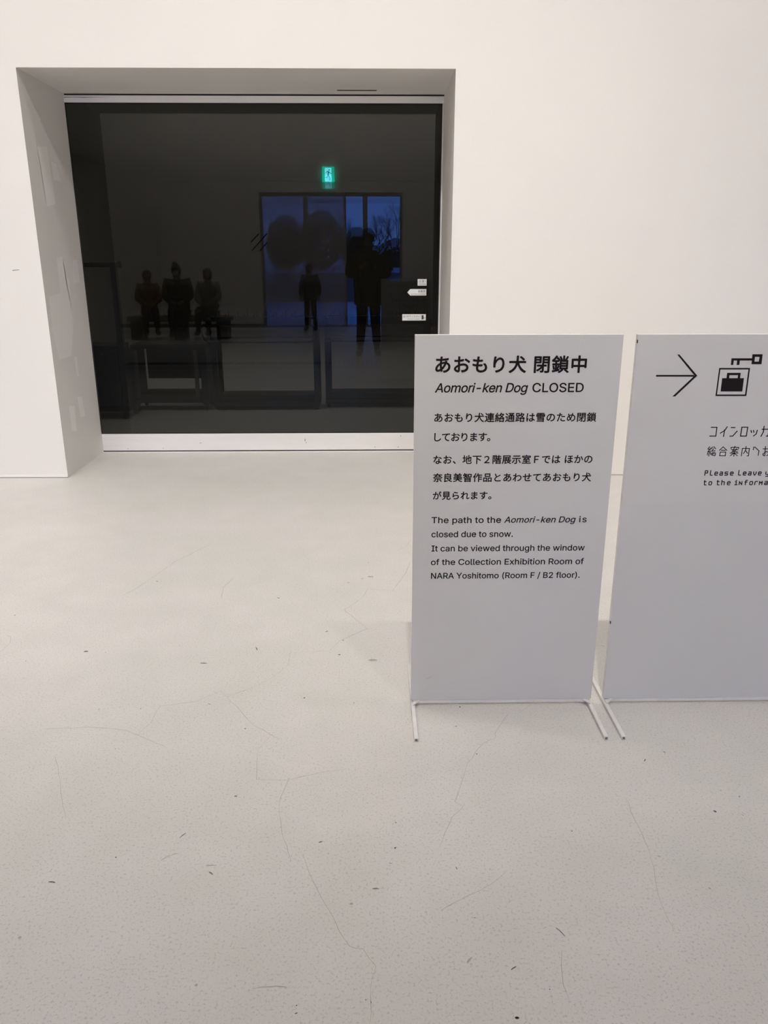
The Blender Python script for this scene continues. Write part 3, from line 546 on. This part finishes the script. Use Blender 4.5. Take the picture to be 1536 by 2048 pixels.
# ================================================================== BEHIND THE GLASS: umbrella racks and carts
def caster(parent, x, y, r=0.025):
    f = B(); tube(f, [(x-0.011, y, r), (x+0.011, y, r)], r, 12)
    c = obj('caster', f, RUB, parent)
    f = B(); bx(f, x-0.016, x-0.012, y-0.014, y+0.014, r*.6, r*2.1); bx(f, x+0.012, x+0.016, y-0.014, y+0.014, r*.6, r*2.1); bx(f, x-0.016, x+0.016, y-0.014, y+0.014, r*2.05, r*2.3); obj('caster_fork', f, NAVYD, c)
def umbrella_rack(x, y, label, w=1.068, slots=11, loop=True):
    t = thing('umbrella_rack', label, 'rack', (x, y, 0), 0, 'umbrella racks behind the glass')
    D = 0.34
    f = B(); bx(f, 0.05, w-0.02, 0.0, 0.10, 0.815, 0.895, bev=0.004); obj('lock_rail', f, RACKP, t)
    f = B(); bx(f, 0.05, w-0.02, D-0.06, D, 0.80, 0.84, bev=0.004); obj('back_rail', f, NAVY, t)
    for xx in (0.06, w-0.02):
        f = B(); bx(f, xx-0.028, xx+0.026, 0.01, 0.055, 0.05, 0.82, bev=0.004); obj('post', f, NAVY, t)
        f = B(); bx(f, xx-0.024, xx+0.022, D-0.055, D-0.01, 0.05, 0.82, bev=0.004); obj('post', f, NAVY, t)
    for xa, xb in ((-0.015, 0.075), (w-0.065, w+0.01)):
        f = B(); bx(f, xa, xb, -0.03, D, 0.80, 0.875, bev=0.018)
        obj('end_cap', f, NAVYD, t)
    for z0, off in ((0.706, 0.03), (0.664, 0.0)):
        f = B(); p = [(w-0.02, -0.035, z0+0.06), (w-0.025, -0.05, z0+0.03), (w-0.05, -0.055, z0+0.006), (w-0.09, -0.055, z0)] + [(0.06, -0.055, z0)]
        tube(f, p, 0.0095, 8); obj('hand_rail', f, NAVY, t)
    f = B(); tube(f, [(0.0-0.02, 0.02, 0.84), (-0.045, 0.02, 0.80), (-0.045, 0.02, 0.74), (-0.03, 0.02, 0.69), (0.0, 0.02, 0.655), (0.04, 0.02, 0.65)], 0.010, 8); 
    if loop: obj('side_loop', f, NAVYD, t)
    else: f.free()
    for yy in (0.0, D-0.05):
        f = B(); bx(f, 0.03, w-0.001, yy, yy+0.05, 0.035, 0.085, bev=0.003); obj('base_beam', f, NAVY, t)
    f = B(); bx(f, 0.03, w-0.001, 0.03, D, 0.095, 0.14, bev=0.003); obj('drip_tray', f, NAVY, t)
    hook0 = None
    for k in range(slots):
        xx = 0.115+k*(w-0.16)/(slots-1)
        if hook0 is None:
            f = B(); bx(f, -0.016, -0.010, 0.03, 0.045, 0, 0.038); bx(f, 0.010, 0.016, 0.03, 0.045, 0, 0.050); bx(f, -0.02, 0.02, -0.006, 0.0, -0.052, -0.034, bev=0.002); bx(f, -0.026, -0.016, 0.02, 0.045, -0.01, 0.012)
            hook0 = obj('umbrella_hook', f, NAVYD, t, loc=(xx, 0, 0.895))
        else:
            h = hook0.copy(); C.objects.link(h); h.location = (xx, 0, 0.895)
    for xx in (0.06, w-0.02):
        for yy in (0.03, D-0.03): caster(t, xx, yy, 0.018)
    return t
umbrella_rack(-1.575, 7.70, 'navy umbrella lock rack behind the glass, directly right of the low cart')
umbrella_rack(-0.482, 7.82, 'navy umbrella lock rack behind the glass, nearest the closed-notice sign', loop=False)

t = thing('tall_cart', 'tall navy goal-shaped cart with cabinet base at the left end of the glass', 'cart', (0, 7.27, 0))
f = B(); bx(f, -3.30, -2.205, 0.0, 0.045, 1.352, 1.390, bev=0.004); obj('top_bar', f, NAVY, t)
f = B(); bx(f, -2.222, -2.203, -0.004, 0.05, 1.346, 1.402, bev=0.003); obj('end_knob', f, NAVYD, t)
for x in (-2.268, -3.26):
    f = B(); bx(f, x-0.028, x+0.028, 0.0, 0.05, 0.10, 1.352, bev=0.004); obj('upright', f, NAVY, t)
f = B(); bx(f, -3.24, -2.30, 0.0, 0.36, 0.115, 0.672, bev=0.005); cab = obj('cabinet', f, NAVY, t)
f = B(); bx(f, -2.90, -2.345, -0.006, 0.0, 0.36, 0.50, bev=0.002); obj('notice_board', f, RACKP, cab)
f = B(); ball(f, (-2.44, -0.006, 0.60), 0.012); obj('knob', f, PALE, cab)
f = B(); bx(f, -3.28, -2.235, -0.02, 0.38, 0.072, 0.112, bev=0.004); obj('base_frame', f, NAVYD, t)
for x in (-2.29, -3.22):
    for y in (0.02, 0.32): caster(t, x, y, 0.030)

t = thing('low_cart', 'low navy cart with two pale uprights and bottom shelf, right of the tall cart', 'cart', (0, 7.68, 0))
f = B(); bx(f, -2.31, -1.60, 0.0, 0.36, 0.60, 0.638, bev=0.004); obj('top_board', f, NAVY, t)
f = B(); bx(f, -2.25, -1.66, 0.34, 0.36, 0.27, 0.60); obj('back_panel', f, NAVYD, t)
for x in (-2.30, -1.62):
    f = B(); bx(f, x-0.03, x+0.03, 0.01, 0.35, 0.06, 0.60, bev=0.004); obj('side_frame', f, NAVY, t)
for x in (-2.262, -1.69):
    f = B(); bx(f, x-0.019, x+0.019, -0.008, 0.01, 0.127, 0.586, bev=0.003); obj('pale_upright', f, PALE, t)
f = B(); bx(f, -2.27, -1.65, 0.02, 0.35, 0.075, 0.165, bev=0.004); obj('bottom_shelf', f, NAVY, t)
for x in (-2.287, -1.62):
    for y in (0.03, 0.32): caster(t, x, y, 0.026)

# ================================================================== BEHIND THE VIEWER (seen mirrored in the glass)
win = bpy.data.objects.new('window_1', None); C.objects.link(win); win['kind'] = 'structure'
win['label'] = 'tall dusk-lit glass doors in the rear wall, seen mirrored'
FR = mat('window_frame_grey', (0.30, 0.28, 0.25), 0.6)
for e in ((WX0, WX1, WZ-0.07, WZ), (WX0, WX0+0.055, 0, WZ-0.07), (WX1-0.05, WX1, 0, WZ-0.07), (WX0+0.055, WX1-0.05, 0, 0.05)):
    b = B(); bx(b, e[0], e[1], YB-0.16, YB-0.02, e[2], e[3]); obj('window_frame', b, FR, win)
for x, w in ((-1.375, 0.09), (-0.535, 0.05), (-0.10, 0.10)):
    b = B(); bx(b, x-w/2, x+w/2, YB-0.15, YB-0.03, 0.05, WZ-0.07); obj('mullion', b, FR, win)
for x0_, x1_, m in ((WX0+0.055, -1.42, WGLASS), (-1.33, -0.56, WGLASS), (-0.51, -0.15, WGLASS), (-0.05, WX1-0.05, WGLASS)):
    b = B(); bx(b, x0_, x1_, YB-0.10, YB-0.094, 0.05, WZ-0.07); obj('glass_pane', b, m, win)
b = B(); bx(b, WX0+0.06, -0.525, YB-0.006, YB-0.004, 0.03, WZ-0.08); obj('haze_sheet', b, HAZE, win)  # added half-clear sheet that lays a pale haze over the left panes
# exit sign
ex = thing('exit_sign', 'green lit exit sign with running figure above the dusk window', 'sign', (0, YB, 0))
GRN = emit('exit_green', (0.0, 0.34, 0.22), EXIT_E*4.6); WHT = emit('exit_white', (0.17, 0.86, 1.0), EXIT_E*4.0); GRD = emit('exit_figure', (0.0, 0.20, 0.26), EXIT_E*2.2)
b = B(); bx(b, -0.995, -0.745, 0.0, 0.045, 2.995, 3.285, bev=0.003); obj('housing', b, GRN, ex)
def ypoly(bm, pts, y, t):
    a = [bm.verts.new((p[0], y, p[1])) for p in pts]; c = [bm.verts.new((p[0], y+t, p[1])) for p in pts]
    bm.faces.new(a); bm.faces.new(c)
    for i in range(len(a)): bm.faces.new((a[i], a[(i+1)%len(a)], c[(i+1)%len(a)], c[i]))
b = B(); bx(b, -0.940, -0.800, 0.045, 0.048, 3.000, 3.265); obj('light_panel', b, WHT, ex)
def EP(X, Y): return (-0.995+(X-522)/(1050-522)*0.25, 3.285-(Y-305)/(880-305)*0.29)
b = B()
def seg(p, q, w):
    p, q = Vector(p), Vector(q); d = (q-p).normalized(); n_ = Vector((-d.y, d.x))*w/2
    ypoly(b, [p+n_, q+n_, q-n_, p-n_], 0.0482, 0.0006)
for path, w in (([(735,475),(815,475)],.012), ([(735,475),(690,550)],.010), ([(800,480),(880,560)],.012), ([(880,560),(940,568)],.010), ([(795,490),(780,640)],.026), ([(775,630),(745,712)],.014), ([(745,712),(650,712)],.010), ([(800,630),(870,770)],.014), ([(870,770),(845,850)],.012)):
    for p, q in zip(path, path[1:]): seg(EP(*p), EP(*q), w)
hc = EP(833, 425); ypoly(b, [(hc[0]+.013*math.cos(a), hc[1]+.013*math.sin(a)) for a in [2*PI*k/10 for k in range(10)]], 0.0482, 0.0006)
obj('running_figure', b, GRD, ex)
# snow, meadow and trees outside
def ground(name, ya, yb, za, zb, m, label, nx=30, ny=8):
    b = B(); gv = [[b.verts.new((-70+140*i/nx, ya+(yb-ya)*j/ny, za+(zb-za)*j/ny+(0.03*math.sin(i*1.3)*math.sin(j*.9) if 0 < j < ny else 0))) for i in range(nx+1)] for j in range(ny+1)]
    for j in range(ny):
        for i in range(nx): b.faces.new((gv[j][i], gv[j][i+1], gv[j+1][i+1], gv[j+1][i])).smooth = True
    struct(name, b, m, label)
ground('ground_snow', YB-0.25, -18.2, -0.06, -0.04, SNOW, 'near strip of snow outside the rear window')
ground('ground_meadow', -18.2, -92, -0.04, 0.0, MEADOW, 'dark wet meadow outside, beyond the near strip of snow')
ground('ground_snow_far', -92, -150, 0.0, 1.6, SNOW, 'far snow under the trees outside')
def bush(x, y, h, w, label):
    t = thing('evergreen_tree', label, 'tree', (x, y, 0.2), 0, 'trees beyond the dusk window')
    f = B(); tube(f, [(0,0,-.1), (0,0,h*.5)], [0.22, 0.1], 8); obj('trunk', f, BARK, t)
    f = B(); R_ = random.Random(int(x*10)+99)
    for k in range(1800):
        u = R_.uniform(-1, 1); a = R_.uniform(0, 2*PI); r = math.sqrt(1-u*u)*(0.6+0.4*R_.random()) * (1+.12*math.sin(5*a+x))
        c = Vector((r*math.cos(a)*w/2, r*math.sin(a)*w/2, h*.5+u*h*.5*(0.8+.2*R_.random()))); q = 0.34
        d = Vector((R_.uniform(-1,1), R_.uniform(-1,1), R_.uniform(-1,1))).normalized(); e = d.orthogonal().normalized()
        f.faces.new([f.verts.new(c+d*q), f.verts.new(c+e*q*.7), f.verts.new(c-d*q), f.verts.new(c-e*q*.7)])
    o = obj('crown', f, LEAF, t); o['kind'] = 'stuff'
    return t
for x, y, h, w, lab in ((-11.3, -99, 7.0, 5.2, 'dark rounded evergreen outside, leftmost in the mirrored window'), (-6.9, -103, 7.9, 6.4, 'tallest dark evergreen outside, behind the mirrored middle mullion'), (-2.0, -108, 5.8, 4.2, 'dark evergreen outside, just left of the mirrored photographer'), (4.4, -112, 4.4, 7.0, 'low dark evergreen outside, behind the bare trees in the right pane')):
    bush(x, y, h, w, lab)
def bare_tree(x, y, h, seed, label):
    t = thing('bare_tree', label, 'tree', (x, y, 0.1), 0, 'trees beyond the dusk window')
    R_ = random.Random(seed); f = B(); g = B()
    def br(bm, p, d, L, r, n):
        q = p+d*L; tube(bm, [p, p.lerp(q, .5)+Vector((R_.uniform(-1,1), R_.uniform(-1,1), 0))*L*.06, q], [r, r*.8, r*.6], 5 if n > 1 else 3, cap=False)
        if n == 0: return
        for k in range(3 if n > 2 else 3):
            dd = (d+Vector((R_.uniform(-1,1), R_.uniform(-1,1), R_.uniform(-.1,.7)))*.75).normalized(); br(g, q-d*L*R_.uniform(0,.35), dd, L*R_.uniform(.6,.82), r*.58, n-1)
    br(f, Vector((0,0,-.1)), Vector((0,0,1)), h*.34, 0.15, 6)
    obj('trunk', f, BARK, t); o = obj('branches', g, BARK, t); o['kind'] = 'stuff'
for x, y, h, s, lab in ((3.0, -98, 9.0, 3, 'bare twiggy tree outside, rightmost in the mirrored window'), (0.8, -93, 7.6, 5, 'bare twiggy tree outside, behind the mirrored photographer'), (-1.4, -97, 7.0, 8, 'bare twiggy tree outside, at the left edge of the mirrored right pane')):
    bare_tree(x, y, h, s, lab)
# bench with seated visitors
bench = thing('bench', 'long brown box bench carrying the seated visitors mirrored at left', 'bench', (-3.58, -3.42, 0))
BW = mat('bench_brown', (0.16, 0.085, 0.05), 0.6, noise=.1, nscale=8)
b = B(); bx(b, -0.95, 0.95, -0.24, 0.24, 0.33, 0.42, bev=0.012); obj('seat', b, BW, bench)
for x in (-0.8, 0.0, 0.8):
    b = B(); bx(b, x-0.10, x+0.10, -0.20, 0.20, 0.0, 0.33, bev=0.006); obj('leg', b, BW, bench)

# ---- people
def skin(name, chains, m, parent, sub=2, extra=None):
    """chains: list of (points, radii, parents) islands; grown by a Skin modifier then baked"""
    me = bpy.data.meshes.new('sk'); vs = []; es = []; rad = []; roots = []
    for pts, rs, par in chains:
        o0 = len(vs); roots.append(o0)
        for i, (p, r) in enumerate(zip(pts, rs)):
            vs.append(p); rad.append(r if isinstance(r, tuple) else (r, r))
            if par[i] is not None: es.append((o0+par[i], o0+i))
    me.from_pydata(vs, es, []); o = bpy.data.objects.new('sk', me); C.objects.link(o)
    md = o.modifiers.new('s', 'SKIN'); md.use_smooth_shade = True
    for i, r in enumerate(rad): me.skin_vertices[0].data[i].radius = r
    for i in roots: me.skin_vertices[0].data[i].use_root = True
    sb = o.modifiers.new('u', 'SUBSURF'); sb.levels = sub; sb.render_levels = sub
    bpy.context.view_layer.update()
    res = bpy.data.meshes.new_from_object(o.evaluated_get(bpy.context.evaluated_depsgraph_get()))
    bpy.data.objects.remove(o); bpy.data.meshes.remove(me)
    if extra:
        bm = B(); bm.from_mesh(res); extra(bm); bm.to_mesh(res); bm.free()
    res.name = name; res.materials.clear(); res.materials.append(m)
    q = bpy.data.objects.new(name, res); C.objects.link(q); q.parent = parent
    for p in res.polygons: p.use_smooth = True
    return q
def person(loc, h, pose, skin_m, top_m, leg_m, hair_m, shoe_m, label, rz=0.0, hair='short', bulk=1.0, lean=0.0, mask=None, seat=0.42, coat_long=False):
    t = thing('person', label, 'person', loc, rz)
    k = h/1.75; V = Vector
    sit = pose == 'sit'
    if sit:
        kk = (h-seat)/0.86; k = kk*0.97       # h is the height of the seated head top
        pz = seat+0.135*k
    else: pz = 0.93*k
    zz = lambda d: pz+(d-0.93)*k
    fw = lambda z: lean*(z-pz)
    P_ = V((0, 0, pz)); sp = V((0, fw(zz(1.13)), zz(1.13))); ch = V((0, fw(zz(1.33))+.01*k, zz(1.33))); nk = V((0, fw(zz(1.47)), zz(1.47))); hb = V((0, fw(zz(1.53))+.012*k, zz(1.53)))
    hm = V((0, fw(zz(1.62))+.025*k, zz(1.615))); ht = V((0, fw(zz(1.68))+.018*k, zz(1.675)))
    arms = []
    for s in (-1, 1):
        sh = V((s*.175*k*bulk**.5, ch.y, zz(1.415)))
        if pose == 'phone': el = V((s*.27*k, ch.y+.06, zz(1.12))); wr = V((s*.085, .270, 1.325))
        elif sit: el = V((s*.235*k, ch.y+.05*k, zz(1.15))); wr = V((s*.09*k, ch.y+.27*k, pz+.13*k))
        else: el = V((s*.25*k, ch.y-.02*k, zz(1.12))); wr = V((s*.25*k, ch.y+.05*k, zz(.88)))
        arms.append((sh, el, wr))
    legs = []
    for s in (-1, 1):
        hp = V((s*.085*k, 0.0, pz-.02*k))
        if sit: kn = V((s*.105*k, .42*k, pz+.0*k)); an = V((s*.11*k, .45*k, max(.08*k, pz-.42*k))); toe = an+V((s*.02*k, .15*k, -.05*k))
        else: kn = V((s*.10*k, .02*k, .49*k)); an = V((s*.125*k, -.02*k, .085*k)); toe = V((s*.165*k, .15*k, .035*k))
        legs.append((hp, kn, an, toe))
    # body: one continuous skin
    pts = [P_, sp, ch, nk, hb, hm, ht]; rs = [(.13*k,.10*k), (.12*k,.09*k), (.14*k,.10*k), .055*k, .062*k, (.080*k,.098*k), (.066*k,.080*k)]; par = [None, 0, 1, 2, 3, 4, 5]
    for sh, el, wr in arms:
        n = len(pts); hd = (wr-el).normalized(); pts += [sh, el, wr, wr+hd*.055*k]; rs += [.055*k, .042*k, .027*k, (.034*k,.018*k)]; par += [2, n, n+1, n+2]
    for hp, kn, an, toe in legs:
        n = len(pts); pts += [hp, kn, an, toe]; rs += [.085*k, .058*k, .038*k, .036*k]; par += [0, n, n+1, n+2]
    chains = [(pts, rs, par)]
    for s, (sh, el, wr) in zip((-1, 1), arms):                      # five fingers each
        hd = (wr-el).normalized(); side = V((s, 0, 0)) - hd*hd.dot(V((s, 0, 0))); side.normalize(); nrm = hd.cross(side)*s; inw = -side
        for i, L in enumerate((.070, .080, .074, .058)):
            off = (i-1.5)*.019*k; a = wr+hd*.05*k+nrm*off
            p1 = a+hd*L*.45*k; p2 = p1+(hd*.7+inw*.5)*L*.33*k; p3 = p2+(hd*.2+inw*.9)*L*.28*k
            chains.append(([a, p1, p2, p3], [.0095*k, .009*k, .0085*k, .0075*k], [None, 0, 1, 2]))
        a = wr+hd*.02*k; p1 = a-nrm*.035*k+hd*.02*k; p2 = p1+(hd*.7+inw*.4)*.032*k; chains.append(([a, p1, p2], [.012*k, .0105*k, .009*k], [None, 0, 1]))
    def face(bm):
        ball(bm, hm+V((0, .098*k, -.012*k)), .014*k, .8, 1.1, 1.5, 8)            # nose
        for s in (-1, 1): ball(bm, hm+V((s*.082*k, -.005*k, -.01*k)), .022*k, .4, .7, 1.3, 8)   # ears
    body = skin('body', chains, skin_m, t, 1, face)
    for s in (-1, 1):
        f = B(); ball(f, hm+V((s*.030*k, .088*k, .016*k)), .0105*k); obj('eye', f, INK, t)
    f = B(); ball(f, hm+V((0, .088*k, -.045*k)), .018*k, 1.2, .5, .32); obj('mouth', f, mat('lip', (.30,.10,.08), .6), t)
    # top / coat
    g = bulk*1.12; hem = V((0, 0, pz-.04*k)) if not coat_long else V((0, -.01, zz(.70)))
    pts = [P_+V((0,0,.02*k)), sp, ch, V((0, nk.y, nk.z-.05*k)), hem]; rs = [(.165*k*g,.135*k*g), (.150*k*g,.120*k*g), (.165*k*g,.125*k*g), (.085*k,.085*k), (.175*k*g,.14*k*g)]; par = [None, 0, 1, 2, 0]
    for sh, el, wr in arms:
        n = len(pts); pts += [sh, el, wr-(wr-el)*.06]; rs += [.078*k*g, .064*k*g, .046*k*g]; par += [2, n, n+1]
    topo = skin('coat' if coat_long or bulk > 1.1 else 'top', [(pts, rs, par)], top_m, t, 2)
    # trousers
    pts = [P_]; rs = [(.15*k,.12*k)]; par = [None]
    for hp, kn, an, toe in legs:
        n = len(pts); pts += [hp, kn, an+V((0,0,.04*k))]; rs += [.098*k, .075*k, .058*k]; par += [0, n, n+1]
    skin('trousers', [(pts, rs, par)], leg_m, t, 2)
    for hp, kn, an, toe in legs:
        f = B(); d = (toe-an); d.z = 0; d.normalize(); base = min(an.z, toe.z)-.03*k
        c = an.lerp(toe, .45); c.z = base+.045*k
        ball(f, c, .05*k, 1.0, 2.5, .85, 12); ball(f, V((an.x, an.y, base+.085*k)), .05*k, 1.0, 1.05, 1.35, 10)
        for v in f.verts: v.co.z = max(v.co.z, base+.002)
        obj('shoe', f, shoe_m, t)
    # hair or hat
    f = B()
    def cap(sc, dz, cut):
        ball(f, hm+V((0, -.012*k, dz*k)), .1*k, sc[0], sc[1], sc[2], 20)
        for v in f.verts:
            if v.co.y > hm.y+.045*k and v.co.z < hm.z+cut*k: v.co.y = hm.y+.045*k
    if hair == 'hat':
        cap((.98, 1.14, 1.08), .035, .05); tube(f, [(hm.x+.100*k*math.cos(a), hm.y-.01+.118*k*math.sin(a), hm.z+.045*k) for a in [2*PI*i/20 for i in range(21)]], .016*k, 8)
        obj('knit_hat', f, hair_m, t)
        f = B(); tube(f, [(hm.x+.105*k*math.cos(a), nk.y-.01+.10*k*math.sin(a), nk.z+.015*k) for a in [2*PI*i/20 for i in range(21)]], .045*k, 10); obj('collar', f, top_m, t)
    else:
        cap((.93, 1.10, 1.06), .018, .045)
        if hair == 'bun': ball(f, hm+V((-.02*k, -.045*k, .125*k)), .045*k, 1, 1, .9, 12)
        if hair == 'bob':
            for v in f.verts:
                if v.co.z < hm.z-.01*k and v.co.y < hm.y+.05*k: v.co.z -= .035*k
        obj('hair', f, hair_m, t)
    if mask:
        f = B(); ball(f, hm+V((0, .072*k, -.04*k)), .05*k, 1.05, .65, .85, 12); obj('face_mask', f, mask, t)
    return t
SK = mat('skin', (.46, .27, .19), .5); DK = mat('dark_coat', (.13, .092, .060), .8, noise=.2, nscale=6); DTR = mat('dark_trousers', (.016, .015, .015), .8)
HAIRM = mat('black_hair', (.012, .009, .008), .5); SHOE = mat('shoe_dark', (.02, .016, .014), .6)
person((-0.03, -0.47, 0), 1.86, 'phone', SK, DK, DTR, mat('knit_dark', (.02,.018,.016), .9), SHOE, 'person in dark coat and knit hat holding up a phone, mirrored beside the signs', hair='hat', bulk=1.2, coat_long=True)
person((-4.15, -3.42, 0), 1.20, 'sit', SK, mat('orange_brown_top', (.26,.11,.045), .8), DTR, HAIRM, SHOE, 'seated child in brown top, leftmost of the mirrored visitors', rz=-.3)
person((-3.60, -3.46, 0), 1.30, 'sit', SK, mat('dark_olive_top', (.035,.028,.020), .8), DTR, HAIRM, SHOE, 'seated person with hair in a bun and pale mask, mirrored between the two children', rz=-.12, hair='bun', mask=STICK, bulk=1.15, lean=.1)
person((-3.03, -3.46, 0), 1.23, 'sit', SK, mat('grey_green_top', (.30,.32,.25), .8), DTR, HAIRM, SHOE, 'seated child in pale green top, rightmost on the mirrored bench', rz=.15, hair='bob')
person((-1.26, -5.2, 0), 1.36, 'stand', SK, mat('dark_jacket', (.025,.02,.018), .8), DTR, HAIRM, SHOE, 'small child in dark jacket standing before the mirrored dusk window', rz=.2)
# phone held just behind the viewpoint
ph = thing('phone', 'black phone held up in both hands by the mirrored person in the coat', 'phone', (0.018, -0.014, 1.3615))
ph.rotation_euler = (-0.3096, 0, 0)
b = B(); bx(b, -0.0365, 0.0365, -0.009, -0.001, -0.105, 0.043, bev=0.003); obj('case', b, RUB, ph)
b = B(); bx(b, -0.034, 0.034, -0.0095, -0.009, -0.100, 0.040); obj('screen', b, INK, ph)
for zl in (0.022, 0.002):
    b = B(); tube(b, [(-0.018, -0.001, zl), (-0.018, 0.0008, zl)], 0.007, 16); obj('lens', b, NAVYD, ph)
